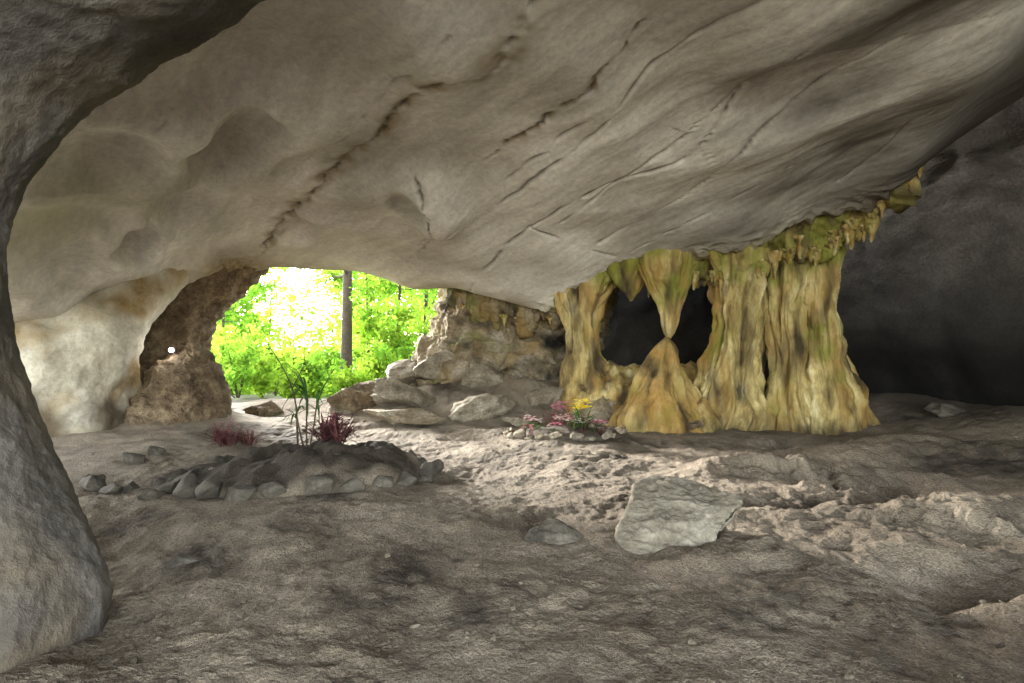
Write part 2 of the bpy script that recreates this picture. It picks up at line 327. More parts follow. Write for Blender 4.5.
wall("entrance_wall",[(-2.6,20.5),(-2.1,18.2),(-1.5,17.4),(-.6,17.1),(.4,17.0),(1.5,16.9),(2.4,17.6),(3,19)],[-.5,.8,2,3.2,5.0],
     [(-1.0,-1.0),(-.8,-.7),(-.25,-.1),(.2,-.2),(.5,-.3)],320,240,backd,M_wall,"jagged grey and brown rock wall beside the cave entrance","cave wall",
     lambda G: np.stack([np.clip(fbm(G*1.5+5,3)-.05,0,.8)+.98*np.exp(-((G[...,0]-1.15)/.28)**4-((G[...,2]-1.95)/.3)**4),np.clip(fbm(G*1.1+2,3)*.9,0,1),np.clip(fbm(G*1.3+12,3)-.25,0,.5)],-1))  # includes a dark spot painted for the shade of a small hole
wall("alcove_wall",[(1.2,19.5),(3.5,19.2),(6,18.8),(8.5,19)],[-.5,2,4.5,6.5,8.6],L0,120,80,lambda G:.3*fbm(G*.6,3),M_void,"alcove back wall coloured near black for its shade","cave wall",toward=(3,6,2))
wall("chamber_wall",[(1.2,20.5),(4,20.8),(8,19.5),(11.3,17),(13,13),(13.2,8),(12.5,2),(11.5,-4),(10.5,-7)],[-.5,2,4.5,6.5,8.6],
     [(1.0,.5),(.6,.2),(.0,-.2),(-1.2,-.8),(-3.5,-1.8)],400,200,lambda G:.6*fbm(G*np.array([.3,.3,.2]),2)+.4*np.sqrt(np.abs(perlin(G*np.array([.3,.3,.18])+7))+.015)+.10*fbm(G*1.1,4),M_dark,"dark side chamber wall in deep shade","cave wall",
     maskf=lambda G:np.stack([np.clip((5.0-G[...,2])/3.5,0,.97)+0*G[...,0],0*G[...,0],0*G[...,0]],-1),toward=(3,6,2))  # mask darkens the lower wall, painting in the chamber's shade
pl=[(1,20.5),(5,20.5),(9,20),(13,17),(14.5,12),(14,6),(13,0),(12,-8)]
inn=[(0,14),(2,13.5),(4,13),(5,12),(5.5,9),(5.5,6),(5.2,1),(4,-6)]
R=patch([[(a[0],a[1],7.6),((a[0]+b[0])/2,(a[1]+b[1])/2,8.5),(b[0],b[1],8.8)] for a,b in zip(pl,inn)],160,80)
R[...,2]+=.25*fbm(R*.6,3)
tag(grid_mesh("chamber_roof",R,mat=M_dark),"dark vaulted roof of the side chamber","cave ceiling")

# ------------------------------------------------------------ lofted columns
def loft(name,secs,nu,nv,disp,mat,label,cat,maskf=None,group=None):
    s=catmull(np.array(secs,dtype=float),nv)   # cx,cy,z,rx,ry
    th=np.linspace(0,2*math.pi,nu,endpoint=False)[:,None]
    G=np.stack([s[None,:,0]+s[None,:,3]*np.cos(th),s[None,:,1]+s[None,:,4]*np.sin(th),s[None,:,2]+0*th],-1)
    n=normals(G,True); c=np.stack([s[:,0],s[:,1],s[:,2]],-1)[None]
    if np.mean(np.sum(n*(G-c),-1))<0: n=-n
    D=disp(G,th+0*G[...,0],s)
    m=np.zeros(G.shape) if maskf is None else maskf(G,D)
    o=grid_mesh(name,G+n*D[...,None],closed=True,mask=np.clip(m,0,1),mat=mat); tag(o,label,cat,group); return o
def pd(G,th,s): return .09*fbm(G*np.array([.9,.9,.6]),2)+.025*ridged(G*np.array([2.,2.,1.]),3)+.010*fbm(G*9,3)
loft("rock_pillar",[(-3.72,3.8,-.4,.66,.66),(-3.72,3.85,.0,.80,.78),(-3.78,3.9,.4,.77,.75),(-3.97,4.0,.9,.64,.66),(-4.14,4.0,1.6,.54,.58),(-4.2,4.0,2.3,.54,.56),(-4.28,4.0,2.85,.62,.58),
     (-4.6,4.0,3.4,1.12,.85),(-5.0,4.0,4.05,1.98,1.3),(-5.25,3.9,4.7,3.1,1.8),(-5.5,3.7,5.3,4.4,2.3),(-5.6,3.7,6.2,5.6,2.8)],300,420,pd,M_pillar,
     "dark limestone pillar with bulging foot flaring into the ceiling","rock pillar",lambda G,D:np.stack([.35*np.clip(fbm(G*.8,3),0,1),.3*np.clip(fbm(G*.9+9,3),0,1),0*D],-1))
def jd(G,th,s): return .22*ridged(G*.9,4)*.5+.08*fbm(G*3.5,3)
loft("entrance_jamb",[(-9.8,16.6,-.4,1.5,1.2),(-10.0,16.6,.8,1.15,1.1),(-10.1,16.6,1.8,1.05,1.0),(-9.95,16.8,2.8,1.1,1.0),(-9.5,16.9,3.6,1.4,1.2),(-9.2,17,4.6,2.0,1.3)],160,160,jd,M_brown,"brown rubbly rock jamb beside the cave entrance","rock outcrop")
loft("conglomerate_outcrop",[(-8.4,13.9,-.4,1.5,1.2),(-8.4,13.9,.1,1.35,1.1),(-8.2,14.1,.7,1.0,.9),(-8.2,14.3,1.2,.75,.7),(-8.25,14.5,1.55,.5,.45),(-8.25,14.5,1.85,.12,.12)],180,150,
     lambda G,th,s:.16*ridged(G*1.6,4)*.5+.06*fbm(G*5,3),M_brown,"dark brown conglomerate mound leaning on the wall","rock outcrop")

def fd(fl,amp,seed,bulb=.06):
    def f(G,th,s):
        wx=th+.35*perlin(np.stack([np.cos(th)+seed,np.sin(th),G[...,2]*.7],-1))
        a=np.stack([np.cos(wx)*fl*.52+seed,np.sin(wx)*fl*.52,G[...,2]*.28],-1)
        r=ridged(a,3,.35)*.6
        b=perlin(np.stack([np.cos(th)*fl*.45+seed,np.sin(th)*fl*.45,G[...,2]*.9+seed],-1))
        lob=np.abs(perlin(np.stack([np.cos(th)*fl*.5+seed+4,np.sin(th)*fl*.5,G[...,2]*2.0],-1)))
        k=np.clip(s[None,:,3]/.42,.15,1.2)
        return k*(amp*1.7*r-amp*.5+bulb*b*2.6+bulb*1.5*lob)+.03*k*fbm(G*3.5,4,.5)
    return f
def fm(G,D):
    z=G[...,2]
    v=np.stack([G[...,0]*1.8,G[...,1]*1.8,z*.3],-1)
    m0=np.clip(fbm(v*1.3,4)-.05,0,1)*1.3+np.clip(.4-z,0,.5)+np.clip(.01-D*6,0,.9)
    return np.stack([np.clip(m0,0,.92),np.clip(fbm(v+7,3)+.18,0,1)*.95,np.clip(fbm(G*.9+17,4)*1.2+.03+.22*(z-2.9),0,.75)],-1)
FL="flowstone columns"
cols=[
 ("column with rounded brown lobes near its foot",[(2.35,15.0,-.3,1.0,.8),(2.3,15,.25,.92,.7),(2.2,15,.7,.75,.6),(2.0,15,1.2,.5,.45),(1.85,15,1.9,.36,.35),(1.85,15,2.8,.42,.36),(1.9,15,3.4,.7,.5),(2.0,15,4.3,1.1,.9)],3.,.10,1.),
 ("massive yellow fluted column with a broad foot",[(5.15,13.6,-.3,.95,.8),(5.2,13.6,.2,.8,.7),(5.2,13.6,.8,.6,.55),(5.3,13.6,1.6,.48,.48),(5.38,13.6,2.4,.42,.46),(5.4,13.6,3.2,.46,.5),(5.4,13.6,3.9,.65,.65),(5.3,13.6,5.0,1.2,1.0)],3.6,.13,4.),
 ("slender yellow column fused high beside a dark slit",[(6.0,13.8,-.3,.4,.45),(6.0,13.8,.4,.28,.35),(6.02,13.9,.8,.11,.22),(6.02,13.9,1.6,.12,.27),(6.0,13.8,2.4,.38,.4),(6.0,13.8,3.5,.52,.5),(6,13.8,4.8,.8,.8)],3.,.08,8.),
 ("tall yellow and brown fluted column",[(6.65,13.5,-.3,.7,.7),(6.6,13.5,.3,.55,.58),(6.55,13.5,1.2,.43,.47),(6.5,13.5,2.4,.40,.42),(6.45,13.4,3.4,.46,.45),(6.5,13.3,4.3,.7,.6),(6.6,13.2,5.3,1.1,1.0)],4.,.12,12.),
 ("tall leaning column with dark streaks and a wide foot",[(7.55,13.3,-.3,.85,.8),(7.45,13.3,.3,.62,.62),(7.32,13.3,1.2,.45,.5),(7.2,13.3,2.2,.38,.4),(7.1,13.2,3.2,.36,.4),(7.0,13.1,4.2,.45,.45),(7.0,12.9,5.3,.8,.8)],3.6,.11,15.),
 ("short brown buttress against the tall columns",[(8.1,13.5,-.3,.65,.6),(8.02,13.5,.2,.46,.42),(7.9,13.5,.8,.32,.33),(7.8,13.5,1.4,.22,.24),(7.65,13.5,1.9,.10,.12)],3.,.10,19.),
]
for lb,secs,fl,amp,sd in cols:
    loft("flowstone_column",secs,220,280,fd(fl,amp,sd),M_flow,lb,"flowstone column",fm,group=FL)
loft("flowstone_mound",[(3.5,13.3,-.3,1.1,.9),(3.5,13.3,.15,.98,.75),(3.5,13.35,.6,.76,.6),(3.5,13.4,1.1,.52,.46),(3.55,13.4,1.5,.34,.3),(3.62,13.4,1.85,.2,.18),(3.65,13.4,2.1,.03,.03)],240,240,fd(4.4,.13,23.,.07),M_flow,"conical brown ridged flowstone mound","stalagmite",
     lambda G,D:np.stack([np.clip(fbm(G*np.array([2,2,.8]),4)*1.2,0,.8)+np.clip(.0-D*6,0,.85),.5+.5*fbm(G,2),.0+.5*fbm(G*1.3+7,2)],-1))
loft("flowstone_bank",[(3.7,14.6,-.3,2.1,.7),(3.7,14.6,.3,2.0,.6),(3.7,14.7,.7,1.85,.5),(3.7,14.8,1.0,1.7,.4),(3.7,14.9,1.25,1.4,.2),(3.7,14.9,1.3,.3,.05)],260,120,
     lambda G,th,s:.25*ridged(np.stack([G[...,0]*1.3,G[...,1],G[...,2]*.6],-1),3)*.5+.05*fbm(G*5,3),M_flow,"low brown flowstone bank closing the dark hollows","flowstone bank",fm)
loft("stalagmite",[(4.35,13.0,-.3,.45,.4),(4.35,13.0,.1,.36,.32),(4.35,13.05,.4,.22,.2),(4.4,13.1,.65,.08,.08),(4.4,13.1,.72,.02,.02)],90,90,fd(3,.06,29.,.04),M_flow,"small brown stalagmite beside the conical mound","stalagmite",fm)
loft("hanging_drapery",[(3.78,13.7,2.08,.03,.03),(3.78,13.7,2.25,.12,.12),(3.8,13.7,2.6,.22,.18),(3.82,13.75,3.05,.32,.25),(3.8,13.8,3.4,.5,.35),(3.8,13.9,4.3,1.0,.6)],140,160,fd(3,.08,31.,.05),M_flow,"brown hanging flowstone drapery with pointed tip","stalactite",fm)
loft("hanging_drapery",[(2.95,14.1,3.0,.02,.02),(2.95,14.1,3.08,.07,.07),(2.95,14.1,3.2,.14,.12),(2.95,14.2,3.35,.25,.2),(2.9,14.2,4.2,.7,.5)],80,100,fd(3,.07,37.,.04),M_flow,"short yellow drapery hanging between dark hollows","stalactite",fm)

def curtain(name,path,bots,label,seed,th=.5,ragk=1.,mat=None):
    p=catmull(np.array(path),400); b=catmull(np.array(bots)[:,None],400)[:,0]
    t=np.cumsum(np.concatenate([[0],np.linalg.norm(np.diff(p,axis=0),axis=1)]))
    q=lambda f,s_: np.abs(perlin(np.stack([t*f+seed,0*t+s_,0*t],-1)))
    b=b+ragk*(-.45+q(1.1,0)*.9+q(2.7,5)*.6+q(6,3)*.15)
    b=np.minimum(b,p[:,2]+.1)
    fr=[]
    for k,(w,off) in enumerate([(1,.0),(.7,-.05),(.4,.05),(.15,.15),(.0,.24),(.12,.34),(.5,.4),(1,.5)]):
        z=b+(p[:,2]+.7-b)*w
        fr.append(np.stack([p[:,0],p[:,1]+off*th/.5,z],-1))
    G=np.swapaxes(catmull(np.array(fr),160),0,1)
    n=normals(G)
    if np.mean(n[:,20,1])>0: n=-n
    D=.22*ridged(np.stack([G[...,0]*1.6,G[...,1]*0+seed,G[...,2]*.8],-1),3,.45)*.5+.20*fbm(G*1.6,3)+.05*fbm(G*5,4)
    o=grid_mesh(name,G+n*D[...,None],mask=np.clip(fm(G,D)+np.array([.05,.15,.08]),0,1),mat=mat or M_flow); tag(o,label,"flowstone curtain"); return b,p
b1=curtain("flowstone_curtain",[(1.2,15.4,3.1),(1.9,15,3.4),(2.75,14.5,3.9),(4.0,13.8,4.15),(5.4,13.1,4.35)],[3.0,3.35,3.7,3.65,3.6],"yellow mossy flowstone curtain hanging from the ceiling lip",3.,ragk=.7)
b2=curtain("flowstone_curtain",[(5.2,13.1,4.3),(6.0,12.7,4.55),(6.9,12.25,4.9),(7.45,11.7,5.15),(7.85,10.7,5.6)],[3.8,4.0,4.3,4.7,5.4],"yellow flowstone fringe under the ceiling edge",9.)
b3=curtain("flowstone_curtain",[(-2.0,17.4,3.6),(-1.3,17.0,3.5),(-.6,16.6,3.2),(.4,16.2,3.1),(1.3,15.7,3.1)],[3.3,3.1,2.85,2.75,2.75],"brown and grey flowstone fringe above the rubble slope",15.,mat=M_wall)

# ------------------------------------------------------------ stalactites
def stal_mesh(seed,bend):
    s=catmull(np.array([(0,0,.35,.34,.3),(0,0,0,.24,.22),(bend*.3,0,-.3,.17,.16),(bend*.6,0,-.6,.11,.10),(bend,0,-.9,.055,.05),(bend,0,-1.,.01,.01)]),40)
    th=np.linspace(0,2*math.pi,28,endpoint=False)[:,None]
    G=np.stack([s[None,:,0]+s[None,:,3]*np.cos(th),s[None,:,1]+s[None,:,4]*np.sin(th),s[None,:,2]+0*th],-1)
    k=1+.45*perlin(np.stack([np.cos(th)*1.6+seed+0*G[...,0],np.sin(th)*1.6+0*G[...,0],G[...,2]*3],-1))
    G[...,0]=s[None,:,0]+(G[...,0]-s[None,:,0])*k; G[...,1]*=k
    return grid_mesh("stalactite",G,closed=True,mask=np.clip(fm(G*2+seed,.02+0*k),0,1)*np.array([1,1,.4]),mat=M_flow)
sm=[stal_mesh(3.1,.05),stal_mesh(7.7,-.06),stal_mesh(12.3,.1)]
used=[False]*3
rr=random.Random(5)
k=0
for (b,p),cnt in ((b1,20),(b2,32),(b3,12)):
    for q in range(cnt):
        i=min(399,int((q+rr.random())/cnt*399)); j=k%3; k+=1
        if not used[j]: o=sm[j]; used[j]=True
        else: o=sm[j].copy(); scene.collection.objects.link(o)
        L=rr.uniform(.18,.38)*(1.3 if rr.random()<.25 else 1); w=rr.uniform(.4,.8)*L+.25
        o.location=(p[i,0]+rr.uniform(-.05,.05),p[i,1]+rr.uniform(.0,.3),b[i]+.12)
        o.scale=(w,w,L); o.rotation_euler=(0,rr.uniform(-.08,.08),rr.uniform(0,6))
        tag(o,"short yellow brown stalactite hanging from the ceiling edge","stalactite",group="stalactites along the ceiling edge")

# ------------------------------------------------------------ rocks
def rock(name,loc,size,rot,seed,mat,label,sub=4,cat="rock",group=None,rough=.05,ncut=12):
    bm=bmesh.new(); bmesh.ops.create_icosphere(bm,subdivisions=sub,radius=1.15)
    V=np.array([v.co[:] for v in bm.verts]); r=np.random.RandomState(seed)
    for k in range(ncut):
        d=r.normal(size=3); d/=np.linalg.norm(d); h=r.uniform(.55,.92)
        q=V@d-h; q=.5*(q+np.sqrt(q*q+.0004)); V=V-q[:,None]*d
    V=V*(1+rough*fbm(V*1.5+seed,4)*1.6+.03*fbm(V*6+seed,3))[:,None]
    V=V*np.array(size)/2
    for v,c in zip(bm.verts,V): v.co=c
    me=bpy.data.meshes.new(name); bm.to_mesh(me); bm.free()
    me.polygons.foreach_set("use_smooth",np.ones(len(me.polygons),dtype=bool)); me.materials.append(mat)
    o=bpy.data.objects.new(name,me); link(o); o.location=loc; o.rotation_euler=rot; tag(o,label,cat,group); return o
def hull_rock(name,loc,pts,mat,label,cat,seed,res=.022):
    bm=bmesh.new()
    for p in pts: bm.verts.new(p)
    bmesh.ops.convex_hull(bm,input=bm.verts[:])
    bmesh.ops.delete(bm,geom=[v for v in bm.verts if not v.link_faces],context='VERTS')
    bmesh.ops.bevel(bm,geom=bm.edges[:],offset=.01,segments=1,affect='EDGES')
    bmesh.ops.triangulate(bm,faces=bm.faces[:])
    for _ in range(6):
        ed=[e for e in bm.edges if e.calc_length()>res]
        if not ed: break
        bmesh.ops.subdivide_edges(bm,edges=ed,cuts=1); bmesh.ops.triangulate(bm,faces=bm.faces[:])
    bm.normal_update()
    V=np.array([v.co[:] for v in bm.verts]); N_=np.array([v.normal[:] for v in bm.verts])
    D=.03*fbm(V*2.5+seed,3)+.02*ridged(V*np.array([3,3,7])+seed,3)+.010*fbm(V*14+seed,3)
    V=V+N_*D[:,None]
    for v,c in zip(bm.verts,V): v.co=c
    me=bpy.data.meshes.new(name); bm.to_mesh(me); bm.free()
    me.polygons.foreach_set("use_smooth",np.ones(len(me.polygons),dtype=bool)); me.materials.append(mat)
    o=bpy.data.objects.new(name,me); link(o); o.location=loc; tag(o,label,cat); return o
hull_rock("boulder",(1.64,5.95,G0(1.62,6.0)-.07),[(-.60,-.34,.14),(-.50,-.46,-.1),(-.2,-.52,-.1),(-.14,-.50,-.04),(.20,-.40,.06),(.46,-.24,.20),(.76,-.02,.40),(.78,.10,.44),(.46,.50,.47),(.0,.64,.50),(-.22,.46,.50),(-.40,.06,.36),(-.5,.3,-.1),(.30,.35,-.1),(.26,-.02,-.1),(.12,-.38,-.1)],
          M_pale,"large grey tan slab boulder tilted on the dirt floor","boulder",3.)
hull_rock("rock",(.45,5.75,G0(.45,5.75)-.0),[(-.30,-.1,0),(-.1,-.2,-.05),(.15,-.12,0),(.26,.02,.02),(.02,.02,.19),(-.12,.06,.17),(.1,.2,.06),(-.25,.1,.03),(.2,.2,-.05)],M_stone,"small dark angular rock half sunk in dirt","rock",9.)
rock("rock",(-3.05,5.3,G0(-3.05,5.3)+.02),(.34,.22,.12),(0,0,.6),15,M_stone,"flat small stone near the pillar foot")
BR=[(360,383,16.8,46,22,M_rock),(360,401,15.6,64,28,M_brown),(404,399,15.2,68,28,M_rock),(403,417,14.0,66,18,M_wall),(436,370,17.0,46,26,M_rock),(482,412,14.3,48,20,M_rock),(544,403,15.0,46,22,M_rock),
    (478,390,16.0,36,20,M_rock),(402,374,17.2,44,20,M_rock),(340,412,15.4,30,12,M_rock),(428,352,18.2,28,28,M_wall),
    (582,392,15.0,34,24,M_wall),(265,404,16.0,30,12,M_brown),(690,418,12.9,30,12,M_brown),(600,402,14.3,44,20,M_wall),
    (520,420,13.4,26,9,M_rock),(948,425,12.6,30,12,M_stone)]
for k,(px,py,d,w,h,mt) in enumerate(BR):
    c=S(px,py,d); w=w*d/F; h=h*d/F
    c[2]=min(max(c[2],G0(c[0],c[1])+h*.1),G0(c[0],c[1])+h*.35) if py>380 else max(c[2],G0(c[0],c[1]))
    rock("boulder" if w>1 else "rock",c,(w*1.25,w*1.05,h*1.4),(rr.uniform(-.2,.2),rr.uniform(-.2,.2),rr.uniform(0,6)),40+k,mt,
         ("large " if w>1.2 else "")+("brown crumbly" if mt is M_brown else "tan weathered")+" rock on the rubble slope by the entrance",group="rocks of the rubble slope",cat="boulder" if w>1 else "rock",sub=5,rough=.10)
k=0
for a in np.linspace(0,2*math.pi,24,endpoint=False):
    a=a+rr.uniform(-.1,.1); x=BED[0]+BED[2]*math.cos(a)*rr.uniform(1.02,1.12); y=BED[1]+BED[3]*math.sin(a)*rr.uniform(1.02,1.12)
    s=rr.uniform(.24,.50)*(1.1 if math.sin(a)<0 else .8)
    rock("edging_stone",(x,y,G0(x,y)+s*.16),(s*1.15,s*rr.uniform(.6,.8),s*rr.uniform(.55,.8)),(rr.uniform(-.35,.35),rr.uniform(-.35,.35),a+1.57+rr.uniform(-.5,.5)),100+k,M_stone,"dark grey stone edging the raised planting bed",group="stones edging the larger planting bed",cat="stone",ncut=20,rough=.04); k+=1
for px,py,w in [(92,477,32),(112,484,28),(131,478,22),(152,492,26),(172,481,24),(133,455,24),(156,449,22)]:
    d=CAMH*F/(py-341.5+8); x=(px-512)/F*d; s=w*d/F
    rock("loose_stone",(x,d,G0(x,d)+s*.13),(s*1.1,s*.75,s*.6),(rr.uniform(-.3,.3),rr.uniform(-.3,.3),rr.uniform(0,3)),160+k,M_stone,"loose dark stone lying on the cave floor",group="loose stones on the floor",cat="stone",ncut=18); k+=1
for a in np.linspace(0,2*math.pi,22,endpoint=False):
    a+=rr.uniform(-.1,.1); x=BED2[0]+BED2[2]*math.cos(a)*rr.uniform(.95,1.1); y=BED2[1]+BED2[3]*math.sin(a)*rr.uniform(.95,1.1); s=rr.uniform(.2,.38)
    rock("edging_stone",(x,y,G0(x,y)+s*.16),(s,s*.7,s*.55),(rr.uniform(-.3,.3),rr.uniform(-.3,.3),a+1.57),220+k,M_rock if rr.random()<.6 else M_wall,"pale stone edging the small flower bed",group="stones edging the small flower bed",cat="stone",ncut=16); k+=1
pb=[]
rp=random.Random(3)
for q in range(150):
    y=2.9*math.exp(rp.random()*1.5); x=rp.uniform(-.75,.9)*y; s=rp.uniform(.03,.08)
    if abs(x-1.66)<.8 and abs(y-6)<.7: continue
    if not pb:
        o=rock("pebble",(x,y,G0(x,y)+s*.1),(1,.8,.55),(0,0,rp.uniform(0,6)),500,M_rock,"small loose pebble on the dirt floor",sub=3,group="pebbles on the floor",cat="pebble"); pb.append(o)
    else:
        o=pb[0].copy(); scene.collection.objects.link(o); o.location=(x,y,G0(x,y)+s*.1); o.rotation_euler=(rp.uniform(-.4,.4),rp.uniform(-.4,.4),rp.uniform(0,6))
    o.scale=(s,s,s)

# ------------------------------------------------------------ plants
def blade(V,Fc,b,d,L,w,droop,n=7):
    d=np.array(d,dtype=float); d/=np.linalg.norm(d); side=np.cross(d,(0,0,1)); side/=np.linalg.norm(side)+1e-6
    p=np.array(b,dtype=float); i0=len(V); st=L/n; prof=lambda t: math.sin(math.pi*min(1,.18+t*.82))**.7
    for k in range(n+1):
        t=k/n; ww=w*(abs(prof(t)) if t<.999 else 0)*.5
        V.append(p-side*ww); V.append(p+side*ww)
        if k<n: Fc.append((i0+2*k,i0+2*k+1,i0+2*k+3,i0+2*k+2))
        p=p+d*st; d=d+np.array([0,0,-droop/n*1.0]); d/=np.linalg.norm(d)
def tube(V,Fc,pts,rad,n=8):
    i0=len(V); pts=np.array(pts,dtype=float)
    for k,p in enumerate(pts):
        t=pts[min(k+1,len(pts)-1)]-pts[max(k-1,0)]; t/=np.linalg.norm(t)+1e-9
        a=np.cross(t,(.31,.95,.1)); a/=np.linalg.norm(a); b=np.cross(t,a)
        for j in range(n):
            th=2*math.pi*j/n; V.append(p+rad[k]*(a*math.cos(th)+b*math.sin(th)))
    for k in range(len(pts)-1):
        for j in range(n):
            j2=(j+1)%n; Fc.append((i0+k*n+j,i0+k*n+j2,i0+(k+1)*n+j2,i0+(k+1)*n+j))
def empty(name,loc):
    e=bpy.data.objects.new(name,None); link(e); e.location=loc; return e
def dracaena(x,y,heads,label):
    e=empty("dracaena_plant",(x,y,G0(x,y)-.02)); tag(e,label,"plant")
    V=[];Fc=[]; V2=[];F2=[]
    for (hx,hy,hz,nl,L) in heads:
        tube(V,Fc,catmull(np.array([(hx*.3,hy*.3,0),(hx*.7,hy*.7,hz*.5),(hx,hy,hz)]),9),np.linspace(.016,.010,9))
        for q in range(nl):
            a=rr.uniform(0,6.28); el=rr.uniform(.2,1.4)
            blade(V2,F2,(hx,hy,hz-rr.uniform(0,.12)),(math.cos(a)*math.cos(el),math.sin(a)*math.cos(el),math.sin(el)),L*rr.uniform(.7,1.15),.034,rr.uniform(1.2,2.4),n=10)
    py_mesh("stem",V,Fc,M_bark,parent=e); py_mesh("foliage",V2,F2,M_green,parent=e)
dracaena(-3.25,9.0,[(0,0,.85,18,.72),(-.2,.1,.55,9,.55),(.18,-.05,.7,11,.6)],"tall plant with long drooping green leaves on bare stems")
V=[];Fc=[];V2=[];F2=[]
e=empty("sapling",(-3.5,9.3,G0(-3.5,9.3))); tag(e,"thin leaning sapling with a few sparse leaves","plant")
tube(V,Fc,catmull(np.array([(0,0,0),(-.05,0,.8),(-.25,0,1.3),(-.55,.1,1.7)]),12),np.linspace(.018,.006,12),6)
tube(V,Fc,catmull(np.array([(-.1,0,.95),(.1,0,1.35),(.1,0,1.6)]),8),np.linspace(.01,.005,8),6)
for q in range(26):
    t=rr.random(); b=(-.1-.45*t,0,1.1+.55*t) if q%2 else (rr.uniform(-.05,.15),0,1.2+.35*t); a=rr.uniform(0,6.28)
    blade(V2,F2,b,(math.cos(a),math.sin(a),.3),.2,.04,1.2,4)
py_mesh("stem",V,Fc,M_bark,parent=e); py_mesh("foliage",V2,F2,M_green,parent=e)
def tuft(name,x,y,r,h,n,mat,label,fl=None,group=None):
    e=empty(name,(x,y,G0(x,y)-.02)); tag(e,label,"plant",group); V=[];Fc=[];V2=[];F2=[]
    for q in range(n):
        a=rr.uniform(0,6.28); rad=r*rr.random()**.6; el=rr.uniform(.5,1.4); L=h*rr.uniform(.5,1.1)
        b=(rad*.6*math.cos(a),rad*.6*math.sin(a),0)
        blade(V,Fc,b,(math.cos(a)*math.cos(el),math.sin(a)*math.cos(el),math.sin(el)),L,L*.07,rr.uniform(.3,1.4),4)
        for s_ in range(4):
            t=rr.uniform(.3,1); bb=(b[0]+L*t*math.cos(a)*math.cos(el)*.8,b[1]+L*t*math.sin(a)*math.cos(el)*.8,L*t*math.sin(el)*.85); a2=rr.uniform(0,6.28)
            blade(V,Fc,bb,(math.cos(a2),math.sin(a2),.5),h*.2,h*.045,.6,3)
    py_mesh("foliage",V,Fc,mat,parent=e)
    if fl:
        for q in range(fl[1]):
            a=rr.uniform(0,6.28); rad=r*rr.random()**.5; c=np.array([rad*math.cos(a),rad*math.sin(a),h*rr.uniform(.7,1.05)])
            for w in range(6):
                an=w/6*6.28; blade(V2,F2,c,(math.cos(an),math.sin(an),.45),fl[2],fl[2]*.6,.5,3)
        py_mesh("blossom",V2,F2,fl[0],parent=e)
PG="red leaved plants around the larger bed"
for x,y,r,h in [(-5.6,11.2,.28,.46),(-5.25,11.4,.24,.40),(-5.9,11.6,.24,.5),(-2.85,9.2,.28,.55),(-3.05,9.3,.22,.6),(-2.75,9.0,.22,.4)]:
    tuft("red_leaf_plant",x,y,r,h,44,M_purple,"bushy plant with dark purplish red leaves",fl=(M_pink,20,.025),group=PG)
rnd=random.Random(11)
for k in range(20):
    x=BED2[0]+rnd.uniform(-.9,.8); y=BED2[1]+rnd.uniform(-.5,.5); mt=rnd.choice([M_pink,M_white,M_pink])
    tuft("flowering_plant",x,y,.15,rnd.uniform(.16,.30),14,M_green if k%2 else M_purple,"low plant with pink or white blossoms in the small bed",fl=(mt,14,.045),group="flowers in the small bed")
tuft("flowering_plant",1.45,11.7,.18,.55,30,M_green,"taller green plant with bright yellow blossoms",fl=(M_yellow,38,.06))
tuft("flowering_plant",1.0,12.2,.18,.5,30,M_purple,"upright plant with pink blossoms",fl=(M_pink,30,.055))

# ------------------------------------------------------------ floodlight on the wall
lp_=S(172,350,14.0)
e=empty("floodlight",lp_); tag(e,"small lit floodlight standing on the brown rock","lamp")
bm=bmesh.new(); bmesh.ops.create_cube(bm,size=1); bmesh.ops.scale(bm,vec=(.14,.08,.10),verts=bm.verts); bmesh.ops.bevel(bm,geom=bm.edges[:],offset=.012,segments=2,affect='EDGES')
me=bpy.data.meshes.new("housing"); bm.to_mesh(me); bm.free(); me.materials.append(M_metal); o=bpy.data.objects.new("housing",me); link(o); o.parent=e
bm=bmesh.new(); bmesh.ops.create_cone(bm,cap_ends=True,segments=24,radius1=.045,radius2=.043,depth=.02); me=bpy.data.meshes.new("lens"); bm.to_mesh(me); bm.free()
me.materials.append(plain("lamp_glass",(.9,.9,.9),.2,(1,.97,.9),60)); o=bpy.data.objects.new("lens",me); link(o); o.parent=e; o.location=(0,-.05,0); o.rotation_euler=(math.pi/2,0,0)
V=[];Fc=[]; tube(V,Fc,[(0,.02,-.04),(0,.15,-.15),(0,.3,-.4)],[.012,.012,.012]); py_mesh("bracket",V,Fc,M_metal,parent=e)
ld=bpy.data.lights.new("floodlight_glow",'POINT'); ld.energy=20; ld.shadow_soft_size=.05; lo=bpy.data.objects.new("floodlight_glow",ld); link(lo); lo.parent=e; lo.location=(0,-.15,0)

